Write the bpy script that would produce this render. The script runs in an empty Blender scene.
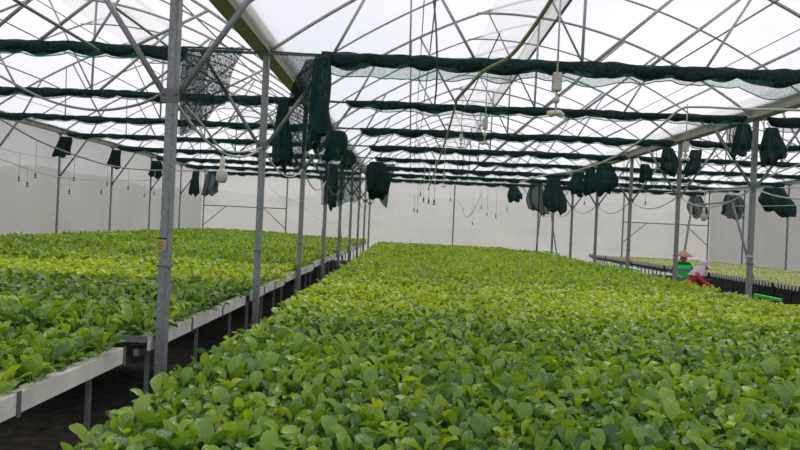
import bpy, math, random
import numpy as np
from mathutils import Vector, Matrix
random.seed(7)
rng = np.random.default_rng(11)
S = bpy.context.scene
C = S.collection

# ------------------------------------------------------------------ camera
F = 610.0; YAW, PIT, ROL = -0.0167, 0.0005, 0.0442
EYE = 1.8
cy_, sy_ = math.cos(YAW), math.sin(YAW); cp_, sp_ = math.cos(PIT), math.sin(PIT); cr_, sr_ = math.cos(ROL), math.sin(ROL)
Rt = Vector((cy_, -sy_, 0)); Fw = Vector((sy_*cp_, cy_*cp_, sp_)); Up = Rt.cross(Fw)
R2 = Rt*cr_ + Up*sr_; U2 = Up*cr_ - Rt*sr_
cam_d = bpy.data.cameras.new('camera'); cam = bpy.data.objects.new('camera', cam_d); C.objects.link(cam)
M_ = Matrix.Identity(4)
for i in range(3):
    M_[i][0] = R2[i]; M_[i][1] = U2[i]; M_[i][2] = -Fw[i]
M_[2][3] = EYE
cam.matrix_world = M_
cam_d.sensor_width = 36; cam_d.lens = F/800*36; cam_d.clip_start = .05; cam_d.clip_end = 500
S.camera = cam

def at(x, y, Y):
    """world point at depth Y (metres along the rows) seen at photo pixel x, y"""
    d = R2*((x-400)/F) - U2*((y-225)/F) + Fw
    return Vector((0, 0, EYE)) + d*(Y/d.y)
def proj(P):
    v = P - Vector((0, 0, EYE)); d = v.dot(Fw)
    return 400 + v.dot(R2)/d*F, 225 - v.dot(U2)/d*F, d

# ------------------------------------------------------------------ layout
XL, XR, XF, XE = -1.96, 6.04, -9.90, 14.04      # post rows: left, right, left wall, right wall
D1, SP = 4.885, 3.0135
def PY(i): return D1 + (i-1)*SP
ZG = EYE + 2.16                                   # underside of gutters / bottom chords
YEND = PY(9)

# ------------------------------------------------------------------ materials
def mat(name, col, rough=.6, metal=0, noise=None, nscale=20, bump=0, spec=.5):
    m = bpy.data.materials.new(name); m.use_nodes = True
    nt = m.node_tree; b = nt.nodes['Principled BSDF']
    b.inputs['Base Color'].default_value = (*col, 1); b.inputs['Roughness'].default_value = rough
    b.inputs['Metallic'].default_value = metal; b.inputs['Specular IOR Level'].default_value = spec
    if noise or bump:
        tc = nt.nodes.new('ShaderNodeTexCoord'); n = nt.nodes.new('ShaderNodeTexNoise')
        n.inputs['Scale'].default_value = nscale; n.inputs['Detail'].default_value = 5
        nt.links.new(tc.outputs['Object'], n.inputs['Vector'])
        if noise:
            r = nt.nodes.new('ShaderNodeValToRGB'); r.color_ramp.elements[0].position = .35; r.color_ramp.elements[1].position = .7
            r.color_ramp.elements[0].color = (*noise, 1); r.color_ramp.elements[1].color = (*col, 1)
            nt.links.new(n.outputs['Fac'], r.inputs['Fac']); nt.links.new(r.outputs['Color'], b.inputs['Base Color'])
        if bump:
            bp = nt.nodes.new('ShaderNodeBump'); bp.inputs['Strength'].default_value = bump; bp.inputs['Distance'].default_value = .02
            nt.links.new(n.outputs['Fac'], bp.inputs['Height']); nt.links.new(bp.outputs['Normal'], b.inputs['Normal'])
    return m

def film_mat(name, col, transp, transl, noise_amt=.1, nscale=.6, stretch=(1, 1, 1)):
    m = bpy.data.materials.new(name); m.use_nodes = True; nt = m.node_tree; nt.nodes.clear()
    N, L = nt.nodes.new, nt.links.new
    out = N('ShaderNodeOutputMaterial'); tr = N('ShaderNodeBsdfTransparent'); tl = N('ShaderNodeBsdfTranslucent'); df = N('ShaderNodeBsdfDiffuse')
    tc = N('ShaderNodeTexCoord'); mp = N('ShaderNodeMapping'); mp.inputs['Scale'].default_value = stretch
    n = N('ShaderNodeTexNoise'); n.inputs['Scale'].default_value = nscale; n.inputs['Detail'].default_value = 6
    L(tc.outputs['Object'], mp.inputs['Vector']); L(mp.outputs['Vector'], n.inputs['Vector'])
    r = N('ShaderNodeValToRGB'); r.color_ramp.elements[0].position = .3; r.color_ramp.elements[1].position = .7
    r.color_ramp.elements[0].color = (*[c*(1-noise_amt) for c in col], 1); r.color_ramp.elements[1].color = (*col, 1)
    L(n.outputs['Fac'], r.inputs['Fac'])
    L(r.outputs['Color'], tl.inputs['Color']); L(r.outputs['Color'], df.inputs['Color'])
    m1 = N('ShaderNodeMixShader'); m1.inputs[0].default_value = transl; L(df.outputs[0], m1.inputs[1]); L(tl.outputs[0], m1.inputs[2])
    m2 = N('ShaderNodeMixShader'); m2.inputs[0].default_value = transp; L(m1.outputs[0], m2.inputs[1]); L(tr.outputs[0], m2.inputs[2])
    L(m2.outputs[0], out.inputs['Surface'])
    return m

def net_mat(name, col, alpha, scale=60):
    """knitted net: opaque strands, see-through meshes"""
    m = bpy.data.materials.new(name); m.use_nodes = True; nt = m.node_tree; nt.nodes.clear()
    N, L = nt.nodes.new, nt.links.new
    out = N('ShaderNodeOutputMaterial'); tr = N('ShaderNodeBsdfTransparent'); df = N('ShaderNodeBsdfPrincipled')
    df.inputs['Base Color'].default_value = (*col, 1); df.inputs['Roughness'].default_value = .8; df.inputs['Specular IOR Level'].default_value = .15
    tc = N('ShaderNodeTexCoord'); n = N('ShaderNodeTexNoise'); n.inputs['Scale'].default_value = scale; n.inputs['Detail'].default_value = 3
    mp = N('ShaderNodeMapRange'); mp.inputs['From Min'].default_value = .35; mp.inputs['From Max'].default_value = .65
    mp.inputs['To Min'].default_value = max(0, alpha-.3); mp.inputs['To Max'].default_value = min(1, alpha+.3)
    L(tc.outputs['Object'], n.inputs['Vector']); L(n.outputs['Fac'], mp.inputs['Value'])
    mx = N('ShaderNodeMixShader'); L(mp.outputs['Result'], mx.inputs[0]); L(tr.outputs[0], mx.inputs[1]); L(df.outputs[0], mx.inputs[2])
    L(mx.outputs[0], out.inputs['Surface'])
    return m

def leaf_mat(name, dark, mid, light, transl=.35):
    m = bpy.data.materials.new(name); m.use_nodes = True; nt = m.node_tree; nt.nodes.clear()
    N, L = nt.nodes.new, nt.links.new
    out = N('ShaderNodeOutputMaterial'); b = N('ShaderNodeBsdfPrincipled'); tl = N('ShaderNodeBsdfTranslucent')
    at_ = N('ShaderNodeAttribute'); at_.attribute_name = 'tint'
    r = N('ShaderNodeValToRGB'); e = r.color_ramp.elements
    e[0].position = 0; e[0].color = (*dark, 1); e[1].position = 1; e[1].color = (*light, 1)
    k = e.new(.5); k.color = (*mid, 1)
    L(at_.outputs['Fac'], r.inputs['Fac'])
    L(r.outputs['Color'], b.inputs['Base Color'])
    hs = N('ShaderNodeHueSaturation'); hs.inputs['Hue'].default_value = .485; hs.inputs['Saturation'].default_value = 1.1; hs.inputs['Value'].default_value = 1.5
    L(r.outputs['Color'], hs.inputs['Color']); L(hs.outputs['Color'], tl.inputs['Color'])
    b.inputs['Roughness'].default_value = .36; b.inputs['Specular IOR Level'].default_value = .6
    tcx = N('ShaderNodeTexCoord'); nz = N('ShaderNodeTexNoise'); nz.inputs['Scale'].default_value = 45; nz.inputs['Detail'].default_value = 2; bp = N('ShaderNodeBump'); bp.inputs['Strength'].default_value = .8; bp.inputs['Distance'].default_value = .008
    L(tcx.outputs['Object'], nz.inputs['Vector']); L(nz.outputs['Fac'], bp.inputs['Height']); L(bp.outputs['Normal'], b.inputs['Normal'])
    mx = N('ShaderNodeMixShader'); mx.inputs[0].default_value = transl; L(b.outputs[0], mx.inputs[1]); L(tl.outputs[0], mx.inputs[2])
    L(mx.outputs[0], out.inputs['Surface'])
    return m

STEEL = mat('galvanised_steel', (.27, .29, .30), .5, .2, noise=(.17, .185, .195), nscale=35)
STEEL2 = mat('thin_tube_steel', (.42, .42, .43), .5, .1, noise=(.32, .32, .33), nscale=12)
STEELD = mat('dark_steel', (.12, .125, .13), .55, .1)
GUT_G = mat('mossy_gutter', (.40, .36, .33), .7, .0, noise=(.27, .26, .20), nscale=3)
GUT_B = mat('weathered_gutter', (.36, .36, .33), .65, .0, noise=(.26, .26, .22), nscale=3)
NET = mat('rolled_green_net', (.010, .040, .040), .8, noise=(.003, .010, .012), nscale=22, bump=1.0, spec=.25)
NETT = net_mat('loose_green_net', (.05, .17, .15), .45, 120)
NETB = net_mat('dangling_green_net', (.009, .042, .040), 1.08, 60)
NETD = net_mat('gathered_dark_net', (.02, .045, .048), .76, 35)
NETC = net_mat('thin_dark_net', (.025, .055, .055), .66, 90)
TEAL = mat('teal_hem', (.03, .22, .18), .6)
WHITE = mat('white_board', (.70, .69, .66), .6, noise=(.55, .54, .50), nscale=4)
CREAM = mat('cream_board_top', (.66, .63, .52), .7)
PLASTIC = mat('white_plastic', (.46, .46, .43), .5)
PIPE = mat('pale_pipe', (.45, .47, .45), .5)
HOSE = mat('pale_green_hose', (.30, .33, .24), .5, noise=(.2, .23, .15), nscale=8)
BLACK = mat('black_plastic', (.012, .012, .013), .6)
CLOTH = mat('black_ground_cloth', (.018, .017, .015), .9, noise=(.10, .085, .065), nscale=9, bump=.5)
TRAY = mat('grey_tray', (.10, .11, .09), .8, noise=(.03, .035, .025), nscale=14)
GREEN = mat('bright_green_plastic', (.01, .62, .12), .5)
BLUE = mat('blue_plastic', (.03, .08, .45), .5)
BLUE_ = BLUE
FILM = film_mat('roof_film', (.90, .88, .905), .38, .74, .05, .5)
FILM_V = film_mat('vent_film', (.86, .84, .74), .25, .75, .08, 1.2)
FILM_W = film_mat('wall_film', (.68, .665, .655), .15, .60, .12, .5, (1, 1, .5))
FILM_E = film_mat('end_wall_film', (.67, .65, .635), .10, .58, .12, .6, (1, 1, 2.5))
FILM_R = film_mat('side_curtain_film', (.53, .515, .505), .06, .58, .14, .5, (1, 1.2, .4))
LEAF = leaf_mat('leaf_green', (.05, .125, .03), (.18, .31, .038), (.46, .58, .06))
LEAF_R = leaf_mat('pale_seedling_green', (.36, .44, .14), (.55, .62, .22), (.72, .75, .42))
STALK = mat('pale_stalk', (.22, .38, .10), .5)

# ------------------------------------------------------------------ helpers
def tag(o, label=None, cat=None, group=None, kind=None):
    if label: o['label'] = label
    if cat: o['category'] = cat
    if group: o['group'] = group
    if kind: o['kind'] = kind
    return o
def empty(name, loc=(0, 0, 0)):
    o = bpy.data.objects.new(name, None); o.location = loc; o.empty_display_size = .1; C.objects.link(o); return o
class MB:
    def __init__(s): s.v = []; s.f = []; s.mi = []; s.cur = 0
    def add(s, vs, fs):
        n = len(s.v); s.v += [tuple(v) for v in vs]; s.f += [tuple(i+n for i in f) for f in fs]; s.mi += [s.cur]*len(fs)
    def box(s, x0, x1, y0, y1, z0, z1):
        v = [(x, y, z) for x in (x0, x1) for y in (y0, y1) for z in (z0, z1)]
        s.add(v, [(0, 1, 3, 2), (4, 6, 7, 5), (0, 4, 5, 1), (2, 3, 7, 6), (0, 2, 6, 4), (1, 5, 7, 3)])
    def tube(s, path, r, n=8, cap=True, sq=None):
        path = [Vector(p) for p in path]; rs = r if isinstance(r, (list, tuple)) else [r]*len(path)
        vs = []; up = None
        for i, p in enumerate(path):
            t = (path[min(i+1, len(path)-1)] - path[max(i-1, 0)]).normalized()
            if up is None: up = Vector((0, 1, 0)) if abs(t.y) < .9 else Vector((0, 0, 1))
            a = t.cross(up)
            if a.length < 1e-5: a = t.orthogonal()
            a.normalize(); b = a.cross(t).normalized(); up = b
            for k in range(n):
                an = 2*math.pi*(k+.5)/n
                vs.append(p + a*math.cos(an)*rs[i] + b*math.sin(an)*rs[i])
        fs = [(i*n+k, i*n+(k+1) % n, (i+1)*n+(k+1) % n, (i+1)*n+k) for i in range(len(path)-1) for k in range(n)]
        if cap: fs += [tuple(range(n-1, -1, -1)), tuple(range((len(path)-1)*n, len(path)*n))]
        s.add(vs, fs)
    def lathe(s, prof, c=(0, 0, 0), n=16):
        vs = [(c[0]+r*math.cos(2*math.pi*k/n), c[1]+r*math.sin(2*math.pi*k/n), c[2]+z) for r, z in prof for k in range(n)]
        fs = [(i*n+k, i*n+(k+1) % n, (i+1)*n+(k+1) % n, (i+1)*n+k) for i in range(len(prof)-1) for k in range(n)]
        fs += [tuple(range(n-1, -1, -1)), tuple(range((len(prof)-1)*n, len(prof)*n))]
        s.add(vs, fs)
    def grid(s, fn, nu, nv):
        vs = [fn(i/nu, j/nv) for i in range(nu+1) for j in range(nv+1)]
        fs = [(i*(nv+1)+j, (i+1)*(nv+1)+j, (i+1)*(nv+1)+j+1, i*(nv+1)+j+1) for i in range(nu) for j in range(nv)]
        s.add(vs, fs)
    def build(s, name, mats, parent=None, smooth=False, bevel=0):
        me = bpy.data.meshes.new(name); me.from_pydata(s.v, [], s.f)
        for m in (mats if isinstance(mats, (list, tuple)) else [mats]): me.materials.append(m)
        me.polygons.foreach_set('material_index', s.mi)
        if smooth: me.polygons.foreach_set('use_smooth', [True]*len(me.polygons))
        me.update()
        o = bpy.data.objects.new(name, me); C.objects.link(o); o.parent = parent
        if bevel:
            b = o.modifiers.new('bevel', 'BEVEL'); b.width = bevel; b.segments = 2; b.limit_method = 'ANGLE'
        return o
def kids(o): return [c for c in C.objects if c.parent == o]
def tree(o): return (o, [tree(c) for c in kids(o)])
def copy_tree(t, loc=None, parent=None):
    o = t[0].copy(); C.objects.link(o)
    for k in ('label', 'group', 'category') if parent is None else ():
        if k in o: del o[k]
    o.parent = parent
    if loc is not None: o.location = loc
    for ch in t[1]: copy_tree(ch, None, o)
    return o
def tubeobj(name, path, r, m, parent=None, n=8, smooth=True):
    b = MB(); b.tube(path, r, n); return b.build(name, m, parent, smooth)
def catenary(a, b, sag, n=12):
    a = Vector(a); b = Vector(b)
    return [a.lerp(b, t/n) - Vector((0, 0, sag*4*(t/n)*(1-t/n))) for t in range(n+1)]
def smoothpath(pts, n=6):
    P = [Vector(p) for p in pts]; P = [P[0]*2-P[1]] + P + [P[-1]*2-P[-2]]; out = []
    for i in range(1, len(P)-2):
        for k in range(n):
            t = k/n; a, b, c, d = P[i-1:i+3]
            out.append(.5*((2*b)+(c-a)*t+(2*a-5*b+4*c-d)*t*t+(3*b-a-3*c+d)*t**3))
    out.append(P[-2]); return out
ORD = ['first', 'second', 'third', 'fourth', 'fifth', 'sixth', 'seventh', 'eighth', 'ninth', 'tenth']

# ------------------------------------------------------------------ world
W = bpy.data.worlds.new('overcast_sky'); S.world = W; W.use_nodes = True
nt = W.node_tree; bg = nt.nodes['Background']; N, L = nt.nodes.new, nt.links.new
tc = N('ShaderNodeTexCoord'); n = N('ShaderNodeTexNoise'); n.inputs['Scale'].default_value = 3.2; n.inputs['Detail'].default_value = 6
r = N('ShaderNodeValToRGB'); r.color_ramp.elements[0].position = .40; r.color_ramp.elements[1].position = .62
r.color_ramp.elements[0].color = (.74, .80, .95, 1); r.color_ramp.elements[1].color = (1, .965, .985, 1)
L(tc.outputs['Generated'], n.inputs['Vector']); L(n.outputs['Fac'], r.inputs['Fac']); L(r.outputs['Color'], bg.inputs['Color'])
bg.inputs['Strength'].default_value = 1.08
sun_d = bpy.data.lights.new('hazy_sun', 'SUN'); sun_d.energy = 3.0; sun_d.angle = math.radians(18); sun_d.color = (1, .97, .92)
sun = bpy.data.objects.new('hazy_sun', sun_d); C.objects.link(sun); sun.rotation_euler = (math.radians(-34), math.radians(14), 0)
S.view_settings.view_transform = 'Standard'; S.view_settings.look = 'None'; S.view_settings.gamma = 1
S.view_settings.use_curve_mapping = False; S.view_settings.exposure = -0.05
S.cycles.max_bounces = 8; S.cycles.transparent_max_bounces = 24; S.cycles.diffuse_bounces = 4
S.cycles.use_denoising = True

# ------------------------------------------------------------------ setting
Y0 = -3.0
b = MB(); b.box(XF-.16, XE+.16, Y0, YEND+.16, -.05, 0); tag(b.build('floor', CLOTH), kind='structure')
GRASS = mat('outdoor_grass', (.16, .19, .10), .9, noise=(.26, .25, .20), nscale=.4)
b = MB(); b.grid(lambda u, v: ((u-.5)*300, -90+v*260, -.12), 4, 4); tag(b.build('ground', GRASS), kind='structure')
HILL = mat('wooded_hill', (.20, .23, .18), .95, noise=(.13, .16, .12), nscale=.35, bump=.3)
def ridge(name, pts, depth, label=None):
    def fn(u, v):
        k = u*(len(pts)-1); i = min(int(k), len(pts)-2); t = k-i
        x = pts[i][0]*(1-t)+pts[i+1][0]*t; y = pts[i][1]*(1-t)+pts[i+1][1]*t; h = pts[i][2]*(1-t)+pts[i+1][2]*t
        h += .5*math.sin(u*37)+.35*math.sin(u*83+1)+.2*math.sin(u*171)
        dx, dy = x, y-2; l = math.hypot(dx, dy)
        a = -1+2*v
        return (x+dx/l*depth*a, y+dy/l*depth*a, -.2+h*(1-a*a)**.6)
    b = MB(); b.grid(fn, 110, 8); return tag(b.build(name, HILL, smooth=True), kind='structure')
ridge('wooded_hill', [(-75, -20, 9), (-62, 20, 8.5), (-52, 40, 7.2), (-40, 62, 5.6), (-15, 78, 5.5), (15, 82, 6.2), (45, 70, 6.5), (70, 40, 7), (80, 0, 8)], 12)
# wall films
def wallsheet(name, m, p0, p1, z1, seams):
    b = MB(); p0 = Vector(p0); p1 = Vector(p1); d = (p1-p0).normalized(); nn = Vector((-d.y, d.x, 0))
    def fn(u, v):
        p = p0.lerp(p1, u); s_ = u*(p1-p0).length
        return (*(p+nn*(.012*math.sin(s_*9)*math.sin(v*3))).xy, v*z1)
    b.grid(fn, seams, 8); return tag(b.build(name, m, smooth=True), kind='structure')
wallsheet('wall_left', FILM_W, (XF-.16, Y0, 0), (XF-.16, YEND+.16, 0), ZG+.14, 140)
wallsheet('wall_end', FILM_E, (XF-.16, YEND+.16, 0), (XE+.16, YEND+.16, 0), ZG+.14, 140)
wallsheet('wall_right', FILM_R, (XE+.16, Y0, 0), (XE+.16, YEND+.16, 0), ZG+.14, 140)
b = MB(); b.tube([(XF-.10, Y0, .55), (XF-.10, YEND, .55)], .03); tag(b.build('trim_1', STEEL), kind='structure')

# ------------------------------------------------------------------ roof profile (offset from the bay's left post, height over ZG)
LA = [(x, .731*x-.0588*x*x) for x in (.03, .5, 1, 1.5, 2, 2.5, 2.98, 3.5, 4, 4.41)]
RA = [(8-w, .727*w-.078*w*w) for w in (5.02, 4.5, 4, 3.5, 3, 2.5, 2, 1.5, 1, .5, .03)]
def interp(pts, x):
    for (a, za), (c, zc) in zip(pts, pts[1:]):
        if x <= c: return za+(zc-za)*(x-a)/(c-a)
    return pts[-1][1]
LAs = smoothpath([(x, 0, z) for x, z in LA], 4); RAs = smoothpath([(x, 0, z) for x, z in RA], 4)
def arcz(x): return interp([(p.x, p.z) for p in LAs], x) if x < 2.98 else interp([(p.x, p.z) for p in RAs], x)
BAYS = [('left', XF), ('middle', XL), ('right', XR)]
for bi, (bn, bx) in enumerate(BAYS):
    bw = [XL-XF, 8.0, 8.0][bi]/8.0
    b = MB()
    prof = [(p.x*bw+bx, p.z+ZG+.035) for p in LAs] + [(bx+4.43*bw, ZG+2.10)]
    for pf, mi in ((prof, 0), ([(p.x*bw+bx, p.z+ZG+.035) for p in RAs[2:]], 0), ([(bx+4.41*bw, ZG+1.64), (bx+4.44*bw, ZG+1.86), (bx+4.43*bw, ZG+2.10)], 1)):
        b.cur = mi
        b.grid(lambda u, v: (pf[round(v*(len(pf)-1))][0], Y0+(YEND+.16-Y0)*u, pf[round(v*(len(pf)-1))][1] + .01*math.sin(u*190+v*9)), 80, len(pf)-1)
    # gable at the far end
    b.cur = 0
    g = [(p.x*bw+bx, YEND+.16, p.z+ZG+.03) for p in LAs if p.x < 3] + [(p.x*bw+bx, YEND+.16, p.z+ZG+.03) for p in RAs[1:]]
    g = [(bx, YEND+.16, ZG+.13)] + [q for q in g if q[2] > ZG+.13] + [(bx+8*bw, YEND+.16, ZG+.13)]
    b.add(g, [tuple(range(len(g)))])
    tag(b.build('ceiling', [FILM, FILM_V], smooth=True), kind='structure')

# ------------------------------------------------------------------ trusses and arches
def make_truss():
    root = empty('roof_truss', (XL, PY(1), ZG))
    tubeobj('arch', [(p.x, 0, p.z) for p in LAs], .022, STEEL2, root)
    tubeobj('arch', [(p.x, 0, p.z) for p in RAs], .022, STEEL2, root)
    tubeobj('bottom_chord', [(.05, 0, 0), (7.95, 0, 0)], .022, STEEL2, root)
    for x0, x1, r in ((.86, 1.28, .019), (1.86, 1.84, .013), (2.71, 1.99, .019), (4.08, 4.10, .020), (4.1, 3.2, .014), (4.2, 5.62, .024), (4.94, 6.2, .022), (5.66, 6.25, .017), (6.23, 7.2, .020)):
        tubeobj('strut', [(x0, 0, .01), (x1, 0, arcz(x1)-.01)], r, STEEL2, root)
    return root
t0 = make_truss(); tt = tree(t0)
for i in range(1, 10):
    for bi, (bn, bx) in enumerate(BAYS):
        o = t0 if (i == 1 and bi == 1) else copy_tree(tt, (bx, PY(i), ZG))
        tag(o, f'grey steel tube truss across the {bn} bay at the {ORD[i-1]} post pair from the camera', 'roof truss', 'roof trusses')
        if bi == 0: o.scale.x = (XL-XF)/8.0
a0 = empty('roof_arch', (XL, PY(1)+SP/2, ZG))
tubeobj('arch_tube', [(p.x, 0, p.z) for p in LAs], .015, STEEL2, a0); tubeobj('arch_tube', [(p.x, 0, p.z) for p in RAs], .015, STEEL2, a0)
at_ = tree(a0)
for i in range(1, 9):
    for bi, (bn, bx) in enumerate(BAYS):
        o = a0 if (i == 1 and bi == 1) else copy_tree(at_, (bx, PY(i)+SP/2, ZG))
        tag(o, f'slim curved roof arch over the {bn} bay between the {ORD[i-1]} and {ORD[i]} trusses', 'roof arch', 'slim roof arches')
        if bi == 0: o.scale.x = (XL-XF)/8.0
for bi, (bn, bx) in enumerate(BAYS):
    bw = [XL-XF, 8.0, 8.0][bi]/8.0
    for off, z, r, wh in ((4.40, 2.05, .026, 'high ridge'), (4.38, 1.62, .026, 'vent sill'), (2.2, 1.35, .014, 'left slope'), (6.5, .95, .014, 'right slope')):
        o = tubeobj('roof_purlin', [(bx+off*bw, Y0, ZG+z-.04), (bx+off*bw, YEND, ZG+z-.04)], r, STEELD if r > .02 else STEEL2)
        tag(o, f'long steel purlin running under the {wh} of the {bn} bay roof', 'purlin', 'roof purlins')
    for k, (off, wh) in enumerate(((2.0, 'left'), (5.9, 'right'))):
        b = MB(); b.tube([(bx+off*bw, 2, ZG+.05), (bx+off*bw, YEND, ZG+.05)], .006, 5)
        tag(b.build('support_wire', STEEL2), f'thin straight wire along the {wh} side of the {bn} bay above the shade nets', 'wire', 'support wires')

# ------------------------------------------------------------------ gutters
def gutter(x, m, label, w=.20, h=.17, side=0):
    root = empty('rain_gutter', (x, Y0, ZG+.0)); tag(root, label, 'gutter', 'roof gutters')
    prof = [(-w/2-.05, h+.03), (-w/2-.05, h), (-w/2, h-.02), (-w/2, 0), (w/2, 0), (w/2, h-.02), (w/2+.05, h), (w/2+.05, h+.03), (w/2+.02, h+.03), (w/2-.02, h-.03), (w/2-.02, .02), (-w/2+.02, .02), (-w/2+.02, h-.03), (-w/2-.02, h+.03)]
    b = MB(); n_ = len(prof); Ln = YEND-Y0
    b.add([(px, 0, pz) for px, pz in prof]+[(px, Ln, pz) for px, pz in prof], [(k, (k+1) % n_, n_+(k+1) % n_, n_+k) for k in range(n_)])
    b.build('channel', m, root)
    for k in range(1, 6):
        b = MB(); y = k*6.03-.55
        b.box(-w/2-.008, w/2+.008, y-.05, y+.05, -.008, h-.03); b.build('joint_sleeve', m, root)
gutter(XL-.05, GUT_G, 'moss stained olive gutter running over the post row left of the middle bench')
gutter(XR, GUT_B, 'beige grey gutter running over the post row right of the middle bench')
gutter(XF, GUT_B, 'pale gutter pipe running along the top of the left film wall', .14, .12)
gutter(XE, GUT_B, 'pale gutter running along the top of the right film wall', .14, .12)

# ------------------------------------------------------------------ posts
def make_post(w, d, sides, gz=.96, dx=.85):
    root = empty('steel_post')
    b = MB(); b.box(-w/2, w/2, -d/2, d/2, 0, ZG); b.build('shaft', STEEL, root, bevel=.006)
    b = MB(); b.box(-w/2+.012, w/2-.012, -d/2-.006, -d/2, .05, ZG-.02)
    b.build('front_lip', STEEL, root)
    b = MB(); b.box(-.09, .09, -.09, .09, 0, .012)
    for sx in (-.065, .065):
        for sy in (-.065, .065): b.lathe([(.012, .012), (.012, .03)], (sx, sy, 0), 6)
    b.build('base_plate', STEEL, root)
    gzz = EYE+gz
    b = MB(); b.box(-.075 if -1 in sides else 0, .075 if 1 in sides else 0, -d/2-.012, -d/2-.004, gzz-.06, gzz+.05)
    for s_ in sides: b.lathe([(.012, 0), (.012, .012)], (s_*.05, -d/2-.02, gzz), 6)
    b.build('gusset_plate', STEELD, root)
    for s_ in sides:
        b = MB(); b.tube([(s_*(w/2), -d/2+.02, gzz-.02), (s_*dx, -d/2+.02, ZG-.02)], .024, 8)
        b.build('knee_brace', STEEL, root, True)
    b = MB(); b.box(-w/2-.05, w/2+.05, -d/2-.02, d/2+.02, ZG-.03, ZG-.004); b.build('gutter_saddle', STEEL, root)
    b = MB(); b.box(-w/2-.012, w/2+.012, -d/2-.012, d/2+.012, EYE-.42, EYE-.40); b.build('pipe_clamp', STEELD, root)
    return root
p_in = make_post(.075, .085, (-1, 1)); p_l = make_post(.05, .05, (1,)); p_r = make_post(.05, .05, (-1,))
ti, tl_, tr_ = tree(p_in), tree(p_l), tree(p_r)
used = set()
def post(t, x, i, label, group):
    if id(t) not in used: used.add(id(t)); o = t[0]
    else: o = copy_tree(t)
    o.location = (x, PY(i), 0); tag(o, label, 'post', group); return o
for i in range(1, 10):
    ex = {1: ', bearing a yellow tag', 2: ', beside the white hanging lamp'}.get(i, '')
    post(ti, XL, i, f'{ORD[i-1]} galvanised post in the row left of the middle bench{ex}', 'posts left of the middle bench')
for i in range(2, 10):
    ex = {3: ', tallest there with a pale band', 4: ', hiding part of the straw hatted person'}.get(i, '')
    post(ti, XR, i, (f'{ORD[i-3]} grey post right of the middle bench{ex}' if i > 2 else 'grey post just outside the frame, right of the middle bench'), 'posts right of the middle bench')
for i in range(4, 10): post(tl_, XF, i, f'slim grey post against the left film wall at the {ORD[i-1]} truss', 'slim posts of the left wall')
for i in range(5, 10): post(tr_, XE, i, f'slim grey post against the right film wall at the {ORD[i-1]} truss', 'slim posts of the right wall')
# the pale band and yellow tag
o = MB(); o.box(-.045, .045, -.06, .05, -.02, .02)
o = o.build('tape_band', PLASTIC); o.location = at(749, 256, PY(3)-.0); o.location.x = XR; o.location.y = PY(3)
tag(o, 'pale tape band wrapped round the tallest right-hand post', 'tape')
YEL = mat('yellow_card', (.42, .36, .10), .6); DK = mat('dark_print', (.06, .05, .03), .7)
p = at(161.3, 245, PY(1)-.055)
root = empty('yellow_tag', p); tag(root, 'small yellow card with dark printed lines on the nearest left post', 'tag')
b = MB(); b.box(-.034, .022, -.004, .004, -.045, .045); cardo = b.build('card', YEL, root)
for k in range(4):
    b = MB()
    for j in range(3): b.box(-.026+j*.014, -.017+j*.014, -.0055, -.0041, .022-k*.019, .032-k*.019)
    b.build('printed_line', DK, cardo)
b = MB(); b.box(.022, .038, -.006, .006, -.04, .045); b.build('folded_edge', mat('tan_card', (.36, .27, .2), .7), root)
b = MB(); b.tube([(-.04, .01, .05), (.04, .01, .052)], .008, 6); b.build('tie', BLACK, root)

# end wall middle posts and rails
for x, wh in ((-5.93, 'left'), (2.04, 'middle'), (10.04, 'right')):
    root = empty('end_post', (x, YEND, 0)); tag(root, f'slim post standing against the end wall in the centre of the {wh} bay', 'post', 'end wall posts')
    b = MB(); b.box(-.03, .03, -.03, .03, 0, ZG); b.build('shaft', STEEL, root, bevel=.004)
    b = MB(); b.box(-.07, .07, -.06, .06, 0, .01); b.build('base_plate', STEEL, root)
for x0, x1, z, wh, dd in ((XF, -5.93, EYE+.55, 'left', 1), (10.04, XE, EYE+.62, 'right', 0)):
    root = empty('wall_rail', (x0, YEND-.05, z)); tag(root, f'horizontal steel rail with diagonal braces on the {wh} part of the end wall', 'rail', 'end wall rails')
    w_ = x1-x0
    tubeobj('rail', [(0, 0, 0), (w_, 0, 0)], .025, STEEL, root)
    tubeobj('brace', [(0.02, 0, -.95), (1.1, 0, 0)], .02, STEEL, root)
    tubeobj('brace', [(w_-.02, 0, -.95), (w_-1.1, 0, 0)], .02, STEEL, root)
# inner brace frames
def brace_frame(pts, Y, label):
    P_ = [at(x, y, Y) for x, y in pts]; base = Vector((P_[0].x, Y, P_[0].z-.0))
    root = empty('brace_frame', (P_[0].x, Y, 0)); tag(root, label, 'frame', 'inner brace frames')
    o_ = Vector((P_[0].x, Y, 0))
    tubeobj('rail', [P_[1]-o_, P_[2]-o_], .028, STEEL, root)
    l1 = P_[0]-o_; l2 = P_[3]-o_
    def down(a, b_): d = b_-a; return a + d*((-a.z)/d.z)
    tubeobj('leg', [P_[1]-o_, down(P_[1]-o_, l1)], .028, STEEL, root)
    tubeobj('leg', [P_[2]-o_, down(P_[2]-o_, l2)], .028, STEEL, root)
brace_frame([(688, 230), (692, 205), (732, 202), (744, 245)], 16.4, 'trestle of steel tube with splayed legs behind the straw hatted person')
brace_frame([(538, 235), (540.5, 214), (551, 213.5), (554, 235)], 27.5, 'small steel trestle at the far right end of the middle bench')
brace_frame([(322, 235), (327, 190), (338, 193), (341, 235)], 27.0, 'narrow leaning steel frame at the far end of the left aisle')

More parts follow.
